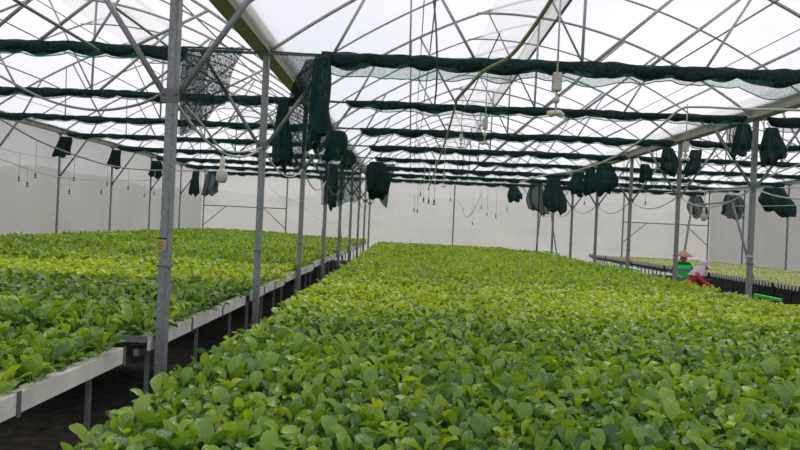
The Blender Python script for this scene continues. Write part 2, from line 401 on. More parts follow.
# ------------------------------------------------------------------ shade nets
def net_roll(bx0, bx1, Y, seed, fringe, thick):
    rs = random.Random(seed); ph = [rs.uniform(0, 6.28) for _ in range(8)]
    # scallop between clips
    clips = [bx0]
    while clips[-1] < bx1: clips.append(clips[-1]+rs.uniform(.35, .95))
    def sc(x):
        for a, c in zip(clips, clips[1:]):
            if a <= x <= c: t = (x-a)/(c-a); return math.sin(math.pi*t)**.8*min(1, (c-a)/.7)
        return 0
    nx = int((bx1-bx0)/.07); nr = 12
    b = MB(); vs = []; bot = []
    for i in range(nx+1):
        x = bx0+(bx1-bx0)*i/nx
        s_ = sc(x); h = thick*(.62+.38*s_) + .012*math.sin(x*7+ph[0]); w_ = .06+.014*math.sin(x*3+ph[1])
        if i in (0, nx): h *= .4; w_ *= .4
        top = .035+.008*math.sin(x*2+ph[2])
        for k in range(nr):
            a = 2*math.pi*k/nr
            f = 1+.13*math.sin(3*a+x*5+ph[3])+.12*math.sin(5*a-x*13+ph[4])
            vs.append((x, Y+w_*f*math.cos(a), ZG+top-h/2+h/2*f*math.sin(a)))
        bot.append((x, ZG+top-h))
    b.add(vs, [(i*nr+k, (i+1)*nr+k, (i+1)*nr+(k+1) % nr, i*nr+(k+1) % nr) for i in range(nx) for k in range(nr)] + [tuple(range(nr-1, -1, -1)), tuple(range(nx*nr, nx*nr+nr))])
    fr = MB(); hem = []
    L_ = [fringe*(.55+.45*math.sin(x*1.9+ph[5])*math.sin(x*.7+ph[6])+.35*sc(x+.2)) for x, z in bot]
    L_ = [max(.02, l) for l in L_]
    def fn(u, v):
        i = round(u*nx); x, z = bot[i]
        return (x, Y-.03+.02*math.sin(x*11+v*2)+.02*v, z+.05-(L_[i]+.05)*v)
    fr.grid(fn, nx, 3)
    hem = [fn(i/nx, 1) for i in range(nx+1)]
    hb = MB(); hb.tube(hem, .0075, 5)
    return b, fr, hb
def bundle_mb(w, h, seed, dense=True):
    """gathered net hanging from its upper end; origin top centre"""
    rs = random.Random(seed); ph = [rs.uniform(0, 6.28) for _ in range(6)]; nk = 44; nz = 12
    b = MB(); vs = []
    for j in range(nz+1):
        t = j/nz; env = (.60+.40*min(1, t*1.6)**.8)*(1+.10*math.sin(t*5+ph[5]))
        for k in range(nk):
            a = 2*math.pi*k/nk
            f = .92+.24*math.sin(5*a+ph[0]+t*.7)+.20*math.sin(8*a+ph[1]-t)+.10*math.sin(13*a+ph[2])
            zz = -h*t*(.93+.14*math.sin(a+ph[3])*t+.08*math.sin(4*a+ph[4])*t)
            vs.append((w/2*env*f*math.cos(a)+.1*w*math.sin(t*3+ph[5]), w*.32*env*f*math.sin(a), zz))
    b.add(vs, [(j*nk+k, (j+1)*nk+k, (j+1)*nk+(k+1) % nk, j*nk+(k+1) % nk) for j in range(nz) for k in range(nk)] + [tuple(range(nk))] + [tuple(range(nz*nk+nk-1, nz*nk-1, -1))])
    return b
def curtain_mb(pts, seed):
    """loose flat net: 4 corners (tl, tr, br, bl), gathered into folds"""
    rs = random.Random(seed); p1, p2 = rs.uniform(0, 6), rs.uniform(0, 6)
    tl, tr, br, bl = [Vector(p) for p in pts]; b = MB()
    def fn(u, v):
        p = tl.lerp(tr, u).lerp(bl.lerp(br, u), v)
        return (p.x+.02*math.sin(v*7+p1), p.y+.05*math.sin(u*17+p1+v*2)*(.3+v)+.02*math.sin(u*37+p2), p.z+.03*math.sin(u*9+p2)*v)
    b.grid(fn, 36, 14); return b
nets = {}
for i in range(2, 10):
    for bi, (bn, bx) in enumerate(BAYS):
        x0 = bx+.18; x1 = [XL, XR, XE][bi]-.18
        if bi == 0 and i == 2: x1 = -3.0
        if bi == 1: x0 = XL+.72
        fr = {2: (.03, .13, .06), 3: (.02, .05, .06)}.get(i, (.02, .03, .04))[bi]
        th = (.19, .215, .22)[bi] if i == 2 else random.uniform(.15, .20)
        b, f, hb = net_roll(x0, x1, PY(i)-.03, i*10+bi, fr, th)
        root = empty('shade_net', ((x0+x1)/2, PY(i), ZG)); off = -root.location
        tag(root, f'dark green shade net rolled up along the {ORD[i-1]} truss of the {bn} bay', 'shade net', 'rolled shade nets')
        for mb, nm, mm in ((b, 'net_roll', NET), (f, 'loose_edge', NETT), (hb, 'hem_cord', TEAL)):
            o = mb.build(nm, mm, prev if nm == 'hem_cord' else root, True); o.location = (0, 0, 0) if nm == 'hem_cord' else off; prev = o
        nets[(i, bi)] = root
        if (i, bi) == (2, 0): tubeobj('pull_wire', [Vector((x1-.05, PY(2)-.03, ZG+.03))+off, Vector((-2.15, PY(2)-.03, ZG+.03))+off], .012, TEAL, root, 5)
        if bi == 1:
            tubeobj('pull_wire', [Vector((XL, PY(i)-.03, ZG+.02))+off, Vector((x0+.02, PY(i)-.03, ZG+.0))+off], .008, TEAL, root, 5)
def hang(i, bi, x0, x1, y0, y1, Y=None, seed=0, m=None):
    Y = Y or PY(i)-.12; root = nets[(i, bi)]
    a = at((x0+x1)/2, y0, Y); c = at((x0+x1)/2, y1, Y); w = abs(at(x1, y0, Y).x-at(x0, y0, Y).x)
    b = bundle_mb(w, a.z-c.z, seed or int(x0)); o = b.build('hanging_bundle', m or NETB, root, True)
    o.location = a-root.location
def curt(i, bi, pix, Y=None, seed=3, m=None):
    Y = Y or PY(i)-.1; root = nets[(i, bi)]
    b = curtain_mb([at(x, y, Y)-root.location for x, y in pix], seed); b.build('hanging_net', m or NETC, root, True)
hang(2, 1, 313, 331, 55, 143, m=NETB); curt(2, 1, [(281, 54), (322, 57), (322, 124), (304, 92)], seed=5, m=NETC)
curt(2, 1, [(304, 60), (322, 57), (306, 100), (284, 108)], seed=8, Y=PY(2)+.1, m=NETB)
curt(2, 0, [(181, 47), (243, 47), (222, 104), (178, 142)], seed=4, m=NETD); curt(2, 0, [(180, 52), (210, 58), (196, 128), (179, 136)], seed=9, Y=PY(2)+.15, m=NETC)
hang(3, 0, 277, 292, 98, 165, m=NETB); curt(3, 0, [(276, 98), (312, 104), (304, 168), (282, 168)], seed=6, m=NETD)
hang(3, 1, 327, 345, 131, 159, m=NETB); hang(3, 1, 318, 333, 103, 150, m=NETC)
hang(4, 1, 342, 354, 150, 166); hang(4, 0, 326, 337, 164, 206, Y=PY(5), m=NETB)
curt(4, 0, [(318, 150), (345, 152), (344, 200), (322, 204)], seed=12, m=NETC)
curt(5, 0, [(333, 166), (362, 168), (360, 200), (336, 206)], seed=11, m=NETC)
curt(6, 1, [(366, 164), (395, 164), (386, 209), (366, 182)], seed=21, m=NETB); hang(6, 1, 367, 388, 162, 196, m=NET)
hang(5, 0, 57, 72, 137, 156, m=NET); hang(6, 0, 110, 121, 150, 167, m=NET); hang(7, 0, 150, 161, 161, 177, m=NET)
hang(8, 0, 192, 200, 170, 194, m=NETB); hang(8, 0, 205, 219, 172, 194, m=NETC)
hang(3, 1, 734, 751, 124, 156, m=NETB, seed=31); hang(3, 2, 764, 783, 128, 163, m=NETB, seed=32); curt(3, 1, [(727, 124), (738, 124), (738, 152), (730, 154)], seed=13)
hang(4, 1, 661, 675, 148, 174, seed=33); hang(4, 2, 688, 701, 150, 174, seed=34)
hang(5, 1, 639, 650, 164, 182, seed=35); hang(5, 1, 597, 615, 163, 193, seed=36, Y=PY(5)-.2); hang(6, 1, 586, 597, 168, 194, seed=37)
hang(6, 1, 572, 585, 172, 194, seed=38); hang(7, 1, 546, 563, 178, 211, seed=39); hang(8, 1, 530, 546, 183, 213, seed=40, m=NETC)
hang(8, 1, 509, 521, 187, 201, seed=41); hang(4, 2, 763, 789, 188, 214, seed=42, Y=PY(5)); hang(7, 2, 690, 706, 196, 217, seed=43, m=NETC); hang(7, 2, 722, 740, 195, 217, seed=44, m=NETC)

# ------------------------------------------------------------------ hoses, pipes, sprinklers, lamps
def hose(name, pts, r, m, label, cat, group=None, n=6, sm=True):
    P_ = [at(*p) for p in pts]
    if sm: P_ = smoothpath(P_, 6)
    return tag(tubeobj(name, P_, r, m, None, n), label, cat, group)
for row, x, k0 in (('left', XL, 1), ('right', XR, 2)):
    for i in range(k0, 9):
        P_ = catenary((x, PY(i)+.05, EYE+.93), (x, PY(i+1)-.05, EYE+.93), .26+.05*math.sin(i*3))
        o = tubeobj('sagging_hose', P_, .013, PIPE, None, 6)
        tag(o, f'pale hose sagging from the {ORD[i-1]} to the {ORD[i]} post {row} of the middle bench', 'hose', 'hoses sagging along the post rows')
hose('slack_hose', [(-30, 60, 5.2), (0, 76, 5.1), (40, 97, 5), (72, 107, 4.95), (105, 110, 4.9), (140, 104, 4.88), (163, 93, 4.85)], .011, STEEL, 'grey slack hose drooping from upper left to the nearest left post', 'hose')
hose('long_hose', [(575, -40, 5.0), (550, 2, 5.6), (530, 32, 6.2), (509, 57, 6.7), (484, 71, 7.1), (468, 87, 7.5), (457, 99, 7.7)], .022, HOSE, 'thick pale green hose looping down from the roof over the middle bench', 'hose')
hose('feed_pipe', [(457, 99, 7.7), (452, 118, 9), (444, 145, 11), (436, 168, 14), (428, 190, 18)], .016, HOSE, 'thin pale green pipe running away from the end of the thick roof hose', 'pipe')
hose('feed_pipe', [(500, 33, 6.9), (478, 80, 8.2), (463, 112, 8.5)], .007, STEELD, 'thin dark cable beside the thick pale green hose', 'cable')
hose('curved_hose', [(432.5, -10, 7.4), (435.5, 20, 7.4), (437, 55, 7.5), (436.5, 85, 8.5), (434.5, 106, 9)], .013, STEELD, 'dark hose hanging straight down beside the thick pale hose', 'hose')
hose('pale_hose', [(830, 111, 9.0), (790, 110, 9.2), (745, 109, 9.5), (700, 107, 9.8), (681, 109, 10), (664, 123, 10.3), (640, 141, 11), (610, 159, 12), (575, 171, 13.5), (545, 175, 15), (520, 182, 16)], .020, PIPE, 'pale hose bent down from the right gutter towards the middle of the roof', 'hose')
hose('water_pipe', [(660, 181, 15), (690, 185, 15), (720, 188, 15), (747, 186, 15), (775, 174, 14), (810, 160, 13)], .018, PIPE, 'pale water pipe curving up to the right behind the tallest right post', 'pipe')
hose('water_pipe', [(665, 193, 17), (700, 191, 17), (760, 189, 17), (830, 186, 17)], .020, PIPE, 'straight pale water pipe crossing the right bay below the curving one', 'pipe')
hose('water_pipe', [(735, 206, 15), (770, 206, 15), (830, 204, 15)], .010, PIPE, 'thin pale line crossing the right bay at head height', 'pipe')
hose('water_pipe', [(-20, 109, 11.5), (0, 119, 12.5), (37, 140, 14), (75, 155, 15.5), (112, 166, 17), (150, 170, 19), (200, 171, 22), (222, 171, 24)], .020, HOSE, 'pale sprinkler pipe sagging across the upper left bay', 'pipe')
hose('water_pipe', [(-20, 143, 14), (20, 153, 15), (55, 158, 16.5), (90, 157, 17)], .008, PIPE, 'thin pale line near the left wall above the sprinkler nozzles', 'pipe')
hose('water_pipe', [(-20, 154, 11.5), (0, 159, 12.5), (60, 177, 15), (120, 180, 20), (160, 180, 24)], .011, PIPE, 'lower thin pale pipe sloping away along the left wall', 'pipe')
hose('water_pipe', [(-20, 53, 8.3), (0, 63, 9), (40, 79, 10), (75, 96, 11.5)], .012, PIPE, 'pale pipe sloping away under the first net of the left bay', 'pipe')
hose('ridge_rail', [(-2, -14, 6.0), (15, 0, 6.3), (90, 45, 7.4), (98, 50, 7.6)], .022, STEEL, 'pale steel rail slanting across the top left roof', 'rail', sm=False)
hose('electric_cable', [(186, 106, 5.0), (205, 128, 5.6), (221, 148, 6.1), (240, 152, 6.9), (262, 148, 7.8)], .010, PIPE, 'pale cable from the nearest left post carrying the hanging lamp', 'cable')
hose('loose_cord', [(468, 218, 27), (472, 212, 27), (478, 202, 27), (482, 192, 27)], .012, PIPE, 'short curved cord against the end wall under the nets', 'cord')
hose('loose_cord', [(457, 200, 28), (462, 207, 28), (466, 217, 28), (474, 212, 28)], .012, PIPE, 'kinked cord against the end wall beside the centre post', 'cord')
hose('loose_cord', [(268, 185, 27), (280, 196, 27), (300, 204, 27), (320, 220, 26), (340, 222, 26), (358, 208, 26)], .010, PIPE, 'thin cord drooping across the end wall behind the left posts', 'cord')

def dropper(x, y0, y1, Y, wh):
    a = at(x, y0, Y); c = at(x, y1, Y); h = a.z-c.z
    root = empty('drop_sprinkler', (a.x, Y, c.z)); tag(root, wh, 'sprinkler', 'hanging sprinkler nozzles')
    b = MB(); b.tube([(0, 0, h), (0, 0, .10)], .007, 5); b.build('drop_tube', PIPE, root)
    b = MB(); b.lathe([(.010, .04), (.022, .05), (.022, .10), (.008, .12)], (0, 0, 0), 8); b.build('valve', STEELD, root)
    b = MB(); b.box(-.045, .045, -.008, .008, 0, .012); b.lathe([(.012, .0), (.018, .02), (.008, .045)], (0, 0, 0), 8); b.build('nozzle', STEELD, root)
DL = [(37, 140, 178, 14, 'left bay, largest one under the sagging pipe'), (20, 153, 181, 15, 'left bay, nearest the left picture edge'), (28, 167, 187, 13.7, 'left bay, lower one beside the leftmost'), (75, 155, 181, 15.5, 'left bay, just right of the first wall post'), (70, 178, 194, 16, 'left bay, low beside the first wall post'), (102, 179, 194, 18, 'left bay, left of the second wall post'), (108, 165, 186, 17, 'left bay, touching the second wall post'), (129, 169, 190, 18, 'left bay, between second and third wall posts'), (145, 180, 197, 22, 'left bay, left of the third wall post'), (155, 170, 195, 19.3, 'left bay, right of the third wall post'),
      (415, 190, 212, 20, 'middle cluster, leftmost'), (418.5, 184, 213, 19, 'middle cluster, second from left'), (421, 180, 196, 18.5, 'middle cluster, shortest one'), (425, 165, 202, 16, 'middle cluster, centre one'), (430, 168, 204, 15, 'middle cluster, second from right'), (436, 160, 205, 13.5, 'middle cluster, rightmost and longest'),
      (451, 188, 201, 25, 'end wall, just left of the centre post'), (482, 190, 209, 25, 'end wall, first right of the centre post'), (488, 190, 216, 24, 'end wall, second right of the centre post'), (497, 190, 218, 22, 'end wall, third right of the centre post'), (508, 190, 211, 24, 'end wall, under the small round net bundle'), (474, 190, 225, 27, 'end wall, lowest hanging beside the centre post'), (585, 190, 205, 21, 'right end wall, behind the right post row'), (646, 190, 205, 19, 'right bay, beside the tall brace')]
for x, y0, y1, Y, wh in DL: dropper(x, y0, y1, Y, 'thin hanging sprinkler nozzle, '+wh)

def fogger(x, yt, yb0, yb1, ybase, Y, label):
    s_ = Y/7.2*1.0
    a = at(x, yb1, Y); px = Y/F
    root = empty('hanging_mister', (a.x, Y, at(x, ybase, Y).z)); tag(root, label, 'mist sprayer', 'hanging mist sprayers')
    hb = at(x, yb0, Y).z-root.location.z; h1 = a.z-root.location.z; ht = at(x, yt, Y).z-root.location.z
    k = (hb-h1)/.22
    tubeobj('hanger_tube', [(0, 0, ht), (0, 0, hb-.01)], .012*max(.6, k), PLASTIC, root, 8)
    b = MB(); b.box(-.052*k, .052*k, -.05*k, .05*k, h1, hb); 
    for j in range(5): b.box(-.056*k, .056*k, -.054*k, .054*k, h1+(hb-h1)*(j+.35)/5.2, h1+(hb-h1)*(j+.6)/5.2)
    b.build('valve_box', PLASTIC, root, bevel=.008*k)
    m_ = h1*.62
    b = MB(); R_ = .045*k; b.lathe([(R_*math.sin(math.pi*(j+.3)/10.6), m_-R_*math.cos(math.pi*(j+.3)/10.6)) for j in range(11)], (0, 0, 0), 14); b.tube([(0, 0, h1), (0, 0, .03*k)], .014*k, 8); b.build('weight_ball', PLASTIC, root, True)
    for j in range(4):
        an = j*math.pi/2+.35; b = MB()
        b.tube([(0, 0, .03*k), (.045*k*math.cos(an), .045*k*math.sin(an), .02*k), (.11*k*math.cos(an), .11*k*math.sin(an), .012*k)], [.02*k, .034*k, .026*k], 10)
        b.build('spray_head', CREAM, root, True)
fogger(556.5, -12, 73, 91, 115, 7.2, 'large white mist sprayer hanging at the top centre in front of the nets')
fogger(485, 62, 119, 129, 144, 10.3, 'white mist sprayer hanging left of and behind the large one')
fogger(461, 95, 134, 141, 148, 12.5, 'smaller white mist sprayer hanging below the end of the thick hose')
fogger(685.5, 104, 142, 152, 160, 10.0, 'white mist sprayer hanging beside the second right-hand post')
fogger(444, 138, 172, 177, 187, 15.5, 'tiny white mist sprayer hanging before the centre end post')
def lamp(x, yt, y0, y1, Y, label, cord=True):
    a = at(x, y1, Y); root = empty('hanging_lamp', a); tag(root, label, 'lamp', 'hanging lamps')
    h = at(x, y0, Y).z-a.z; r_ = h*.19
    tubeobj('cord', [(0, 0, at(x, yt, Y).z-a.z), (0, 0, h)], .008, PIPE, root, 6)
    b = MB(); b.lathe([(r_*.35, h), (r_*.5, h*.97), (r_*.55, h*.62), (r_*.35, h*.58)], n=14); b.build('socket', CREAM, root, True)
    b = MB(); b.lathe([(r_*.5, h*.6), (r_*1.0, h*.46), (r_*1.15, h*.38), (r_*1.15, h*.14), (r_*.8, h*.02), (r_*.2, 0)], n=18); b.build('bulb', PLASTIC, root, True)
lamp(221.5, 148, 158, 183, 6.3, 'fat white bulb lamp hanging on a cord left of the second left post')
lamp(703.5, 191, 208, 221, 15, 'fat white bulb lamp hanging above the headscarfed person')

# ------------------------------------------------------------------ benches
def leg_mb(x, y, z): b = MB(); b.box(x-.015, x+.015, y-.015, y+.015, 0, z); return b
def bench(name, x0, x1, y0, y1, zr, label, group, edge, rimh=.115, mrim=WHITE, legs=3, boards=3, thin=False):
    """edge: list of sides that show ('l','r')"""
    root = empty(name, ((x0+x1)/2, (y0+y1)/2, 0)); o_ = root.location; tag(root, label, 'growing bench', group)
    def B(nm, m, *bx, bev=0):
        b = MB()
        for q in bx: b.box(q[0]-o_.x, q[1]-o_.x, q[2]-o_.y, q[3]-o_.y, q[4], q[5])
        return b.build(nm, m, root, bevel=bev)
    B('tray_bed', TRAY, (x0+.05, x1-.05, y0+.04, y1-.04, zr-.09, zr-.055))
    n_ = boards
    for k in range(n_):
        a = y0+(y1-y0)*k/n_; c = y0+(y1-y0)*(k+1)/n_
        for sd, xx in (('l', x0), ('r', x1)):
            s_ = 1 if sd == 'l' else -1
            dz = random.uniform(-.008, .008)
            q = sorted((xx, xx+s_*.025))
            sb = B('side_board', mrim, (q[0], q[1], a+.006, c-.006, zr-rimh+dz, zr+dz), bev=.003)
            if sd in edge:
                q = sorted((xx+s_*.0255, xx+s_*.085)); B('board_top', CREAM, (q[0], q[1], a+.006, c-.006, zr-.03+dz, zr-.003+dz)).parent = sb
                q = sorted((xx-s_*.006, xx-s_*.0005)); B('joint_clip', STEELD, (q[0], q[1], c-.016, c+.016, zr-rimh-.02, zr+.004)).parent = sb
    eb, ez = (STEEL, .055) if thin else (mrim, rimh)
    B('end_board', eb, (x0+.026, x1-.026, y0, y0+.03, zr-ez, zr-.004))
    B('end_board', eb, (x0+.026, x1-.026, y1-.03, y1, zr-ez, zr-.004))
    B('support_rail', STEEL, (x0+.1, x0+.14, y0+.03, y1-.03, zr-.17, zr-.115)); B('support_rail', STEEL, (x1-.14, x1-.1, y0+.03, y1-.03, zr-.17, zr-.115))
    for xx in ((x0+.12), (x1-.12)):
        for k in range(legs):
            yy = y0+.25+(y1-y0-.5)*k/max(1, legs-1)
            b = leg_mb(xx-o_.x, yy-o_.y, zr-.17); b.build('leg', STEEL, root)
    for k in range(legs):
        yy = y0+.25+(y1-y0-.5)*k/max(1, legs-1)
        B('cross_bar', STEEL, (x0+.1, x1-.1, yy-.02, yy+.02, zr-.115, zr-.0905))
    return root
ZL, ZM, ZR = EYE-.965, EYE-1.09, EYE-1.0
LS = [(.8, 4.37), (4.80, 7.62), (7.9, 10.0), (10.1, 13), (13.1, 16), (16.1, 19), (19.1, 22), (22.1, 25), (25.1, 28.6)]
LZ = [0, 0, .02, .05, .09, .10, .10, .10, .10]
for k, (a, c) in enumerate(LS):
    bench('growing_bench', -9.5, -2.02, a, c, ZL+LZ[k], f'white edged bench of leafy greens left of the aisle, {ORD[k]} section from the camera', 'sections of the left bench', ('r',), boards=3 if k == 0 else 3, thin=True)
MS = [(.8, 3.4), (3.5, 6.4), (6.5, 9.4), (9.5, 12.4), (12.5, 15.4), (15.5, 18.4), (18.5, 21.4), (21.5, 24.4), (24.5, 28.4)]
for k, (a, c) in enumerate(MS):
    bench('growing_bench', -1.48, 5.93, a, c, ZM, f'wide middle growing bench crowded with leafy greens, {ORD[k]} section from the camera', 'sections of the middle bench', ('l',))
RS = [(8.2, 11.1), (11.2, 14.1), (14.2, 17.1), (17.2, 20.1), (20.2, 23.1), (23.2, 26.1), (26.2, 28.6)]
for k, (a, c) in enumerate(RS):
    rt = bench('growing_bench', 8.42, 13.6, a, c, ZR, f'bench of pale young seedlings in the right bay, {ORD[k]} section from the camera', 'sections of the right bench', (), rimh=.06, mrim=BLACK, legs=3 if k < 3 else 8)
    o_ = rt.location
    b = MB()
    y = a+.05
    while y < c-.08:
        b.lathe([(.018, -.04), (.026, .05), (.022, .055)], (8.375-o_.x, y-o_.y, ZR), 7); y += .125
    b2 = MB(); b2.box(8.415-o_.x, 8.435-o_.x, a-o_.y, c-o_.y, ZR-.10, ZR+.062); b2.build('back_strip', BLACK, rt)
    q = b.build('white_cups', WHITE, rt); q['kind'] = 'stuff'; q['label'] = 'row of white cups along the bench edge'
    if k < 3:
        for j in range(5):
            ya = a+(c-a)*j/5
            b = MB(); b.box(8.43-o_.x, 8.46-o_.x, ya+.02-o_.y, ya+(c-a)/5-.02-o_.y, ZR-.52, ZR-.07); b.build('black_skirt_panel', BLACK, rt)
# rail strips on the aisle side of the middle bench
for (xa, xb), yy, lb in (((617, 642), 266, 'bright green plastic strip on the right edge of the middle bench before the people'), ((757, 783), 295, 'bright green plastic strip on the middle bench edge right of the tall post'), ((545, 561), 251, 'small bright green strip far along the right edge of the middle bench')):
    Ya = 6.0*F/(xa-410.2); Yb = 6.0*F/(xb-410.2); z_ = at(xa, yy, Ya).z
    b = MB(); b.box(-.012, .012, Yb-Ya, 0, -.035, .0); b.box(-.03, .03, Yb-Ya, 0, -.004, .010)
    o = b.build('green_strip', GREEN); o.location = (5.955, Ya, z_+.01); tag(o, lb, 'plastic strip', 'green strips on the bench edge')
b = MB()
b.grid(lambda u, v: ((u-.5)*.12, (v-.5)*.45, .02*math.sin(u*5+v*3)+.02*math.sin(v*17)), 8, 16)
b.grid(lambda u, v: ((u-.5)*.12, (v-.5)*.45, .02*math.sin(u*5+v*3)+.02*math.sin(v*17)-.012), 8, 16)
o = b.build('blue_sheet', BLUE, smooth=True); o.location = (5.94, 11.3, ZM+.10); tag(o, 'crumpled blue plastic sheet on the bench edge beside the tall right post', 'sheet')
# things outside: orange blossom shrub
b = MB(); rs = random.Random(5)
for _ in range(260):
    a = rs.uniform(0, 6.28); el = math.asin(rs.uniform(-.2, 1)); R_ = rs.uniform(.7, 1.0); c = Vector((R_*math.cos(a)*math.cos(el), R_*math.sin(a)*math.cos(el), 1.2+R_*1.0*math.sin(el)))
    n1 = Vector((rs.gauss(0, 1), rs.gauss(0, 1), rs.gauss(0, 1))).normalized(); n2 = n1.orthogonal().normalized()*.16; n3 = n1.cross(n2)
    b.add([c-n2, c-n3*.8, c+n2, c+n3*.8], [(0, 1, 2, 3)])
root = empty('blossom_shrub', (-12.6, 16.8, -.12)); tag(root, 'blurred orange shrub seen through the left film wall', 'shrub')
b.build('blossom', mat('orange_blossom', (.75, .22, .10), .8), root); tubeobj('stem', [(0, 0, 0), (.05, 0, .5), (0, .05, 1.3)], .05, HOSE, root)

# ------------------------------------------------------------------ plants
def leaf_geo(az, pet, lean, bl, bw, curl, tint, lod, off=(0, 0)):
    """returns blade verts, blade faces, stalk verts, stalk faces"""
    out = np.array([math.cos(az), math.sin(az), 0]); side = np.array([-math.sin(az), math.cos(az), 0]); up = np.array([0, 0, 1.])
    nseg = {0: 6, 1: 3, 2: 2}[lod]
    p = np.array([off[0], off[1], 0.]); th = lean*.45; pts = [p.copy()]
    for k in range(3):
        th += lean*.2; p = p + (out*math.sin(th)+up*math.cos(th))*pet/3; pts.append(p.copy())
    sv, sf = [], []
    if lod == 0:
        for k, q in enumerate(pts):
            r_ = .0035*(1.25-.15*k)
            for j in range(3): sv.append(q+side*r_*math.cos(j*2.094)+out*r_*math.sin(j*2.094))
        sf = [(k*3+j, k*3+(j+1) % 3, (k+1)*3+(j+1) % 3, (k+1)*3+j) for k in range(3) for j in range(3)]
    bv, bf = [], []
    base = pts[-1]; q = base.copy(); tw = random.uniform(-.6, .6); cup = random.uniform(.25, .75); cf = 1-.25*cup
    for k in range(nseg+1):
        t = k/nseg
        w = bw/2*(math.sin(math.pi*min(1, (t*.88+.06))**1.15)**.7) if lod < 2 else bw/2*[.25, 1.0, .25][k]
        if lod == 0 and k == nseg: w *= .8
        nrm = -out*math.cos(th)+up*math.sin(th)
        sd = side*math.cos(tw)+nrm*math.sin(tw)
        n2 = nrm*math.cos(tw)-side*math.sin(tw)
        rip = .10*w*math.sin(k*2.3+az*3)
        bv += [q-sd*w*cf+n2*(cup*w+rip), q, q+sd*w*cf+n2*(cup*w-rip)]
        th += curl/nseg; q = q+(out*math.sin(th)+up*math.cos(th))*bl/nseg
    for k in range(nseg):
        a = k*3; bf += [(a, a+1, a+4, a+3), (a+1, a+2, a+5, a+4)]
    return bv, bf, sv, sf
def plant_geo(kind, lod, seed):
    random.seed(seed); BV, BF, SV, SF, T = [], [], [], [], []
    nl = {0: 7, 1: 6, 2: 5}[lod]; sc = {0: 1.03, 1: 1.05, 2: 1.2}[lod]
    if kind == 'seedling': nl = {0: 5, 1: 4, 2: 4}[lod]
    a0 = random.uniform(0, 6.28)
    for k in range(nl):
        az = a0+k*2.399+random.uniform(-.3, .3); inner = k/(nl-1)
        if kind == 'seedling':
            pet, lean, bl, bw, curl = .03, random.uniform(.5, 1.1), .055*sc, .04*sc, random.uniform(.2, .8)
        else:
            pet = random.uniform(.06, .12)*(.8+.25*inner); lean = .80-.66*inner+random.uniform(-.2, .25)
            bl = random.uniform(.075, .115)*sc; bw = bl*random.uniform(.55, .80); curl = random.uniform(.2, 1.7)
        tint = .16+.40*inner+random.uniform(-.26, .32)
        bv, bf, sv, sf = leaf_geo(az, pet, lean, bl, bw, curl, tint, lod, (random.uniform(-.012, .012), random.uniform(-.012, .012)))
        n_ = len(BV); BF += [tuple(i+n_ for i in f) for f in bf]; BV += bv; T += [tint]*len(bv)
        n_ = len(SV); SF += [tuple(i+n_ for i in f) for f in sf]; SV += sv
    return np.array(BV), np.array(BF), np.array(T), np.array(SV) if SV else None, np.array(SF) if SF else None
NV = 10
GEO = {(kd, l): [plant_geo(kd, l, 100*l+v+(7 if kd == 'seedling' else 0)) for v in range(NV)] for kd in ('leafy', 'seedling') for l in (0, 1, 2)}
random.seed(99)
def mesh_np(name, V, Q, tint, m, smooth=True):
    me = bpy.data.meshes.new(name); me.vertices.add(len(V)); me.vertices.foreach_set('co', V.astype(np.float32).ravel())
    me.loops.add(len(Q)*4); me.loops.foreach_set('vertex_index', Q.astype(np.int32).ravel())
    me.polygons.add(len(Q)); me.polygons.foreach_set('loop_start', np.arange(0, len(Q)*4, 4, dtype=np.int32))
    me.materials.append(m)
    if smooth: me.polygons.foreach_set('use_smooth', np.ones(len(Q), dtype=bool))
    if tint is not None:
        a = me.attributes.new('tint', 'FLOAT', 'POINT'); a.data.foreach_set('value', np.clip(tint, 0, 1).astype(np.float32))
    me.update(calc_edges=True); me.validate(); return me
def field(x0, x1, y0, y1, z, kind, gap, zfn, tfn, hs=1.0):
    """jittered rows of plants: list of (x, y, z, rot, scale, tint, lod, variant)"""
    out = []; y = y0
    while y < y1:
        d = y; lod = 0 if d < 5.2 else 1 if d < 11 else 2
        g = gap*{0: 1, 1: 1.08, 2: 1.3}[lod]
        x = x0
        while x < x1:
            px = x+random.uniform(-.3, .3)*g; py = y+random.uniform(-.3, .3)*g; px = min(max(px, x0), x1)
            if abs(px) < 1.0*py+1.2: 
                if not any(abs(py-s_) < .05 for s_ in ()):
                    out.append((px, py, z+zfn(px, py), random.uniform(0, 6.28), random.uniform(.82, 1.2)*hs, tfn(px, py)+random.gauss(0, .08), lod, random.randrange(NV)))
            x += g
        y += g
    return out
def wob(x, y, s=1.0): return math.sin(x*1.3*s+y*.7*s)*math.sin(y*1.9*s-x*.4)+.5*math.sin(x*3.1+1)*math.sin(y*2.3+2)
def merge(name, plants, kind, m, label, cat, group):
    V, Q, T = [], [], []; off = 0; SVs, SQs = [], []; soff = 0
    for (x, y, z, rt, sc, ti_, lod, va) in plants:
        bv, bf, t, sv, sf = GEO[(kind, lod)][va]
        c, s_ = math.cos(rt)*sc, math.sin(rt)*sc; Rm = np.array([[c, s_, 0], [-s_, c, 0], [0, 0, sc]])
        V.append(bv@Rm+(x, y, z)); Q.append(bf+off); off += len(bv); T.append(t+ti_)
        if sv is not None: SVs.append(sv@Rm+(x, y, z)); SQs.append(sf+soff); soff += len(sv)
    root = bpy.data.objects.new(name, mesh_np(name, np.concatenate(V), np.concatenate(Q), np.concatenate(T), m)); C.objects.link(root)
    tag(root, label, cat, group, 'stuff')
    if SVs:
        o = bpy.data.objects.new('stalks', mesh_np('stalks', np.concatenate(SVs), np.concatenate(SQs), None, STALK)); C.objects.link(o); o.parent = root; o['kind'] = 'stuff'
    return root
mid = []
def zmid(x, y): return .012*wob(x, y)+ (max(0, min(1, (y-18)/8))*.09 if x < 4.3 else 0) + .045*max(0, min(1, (y-6)/12))
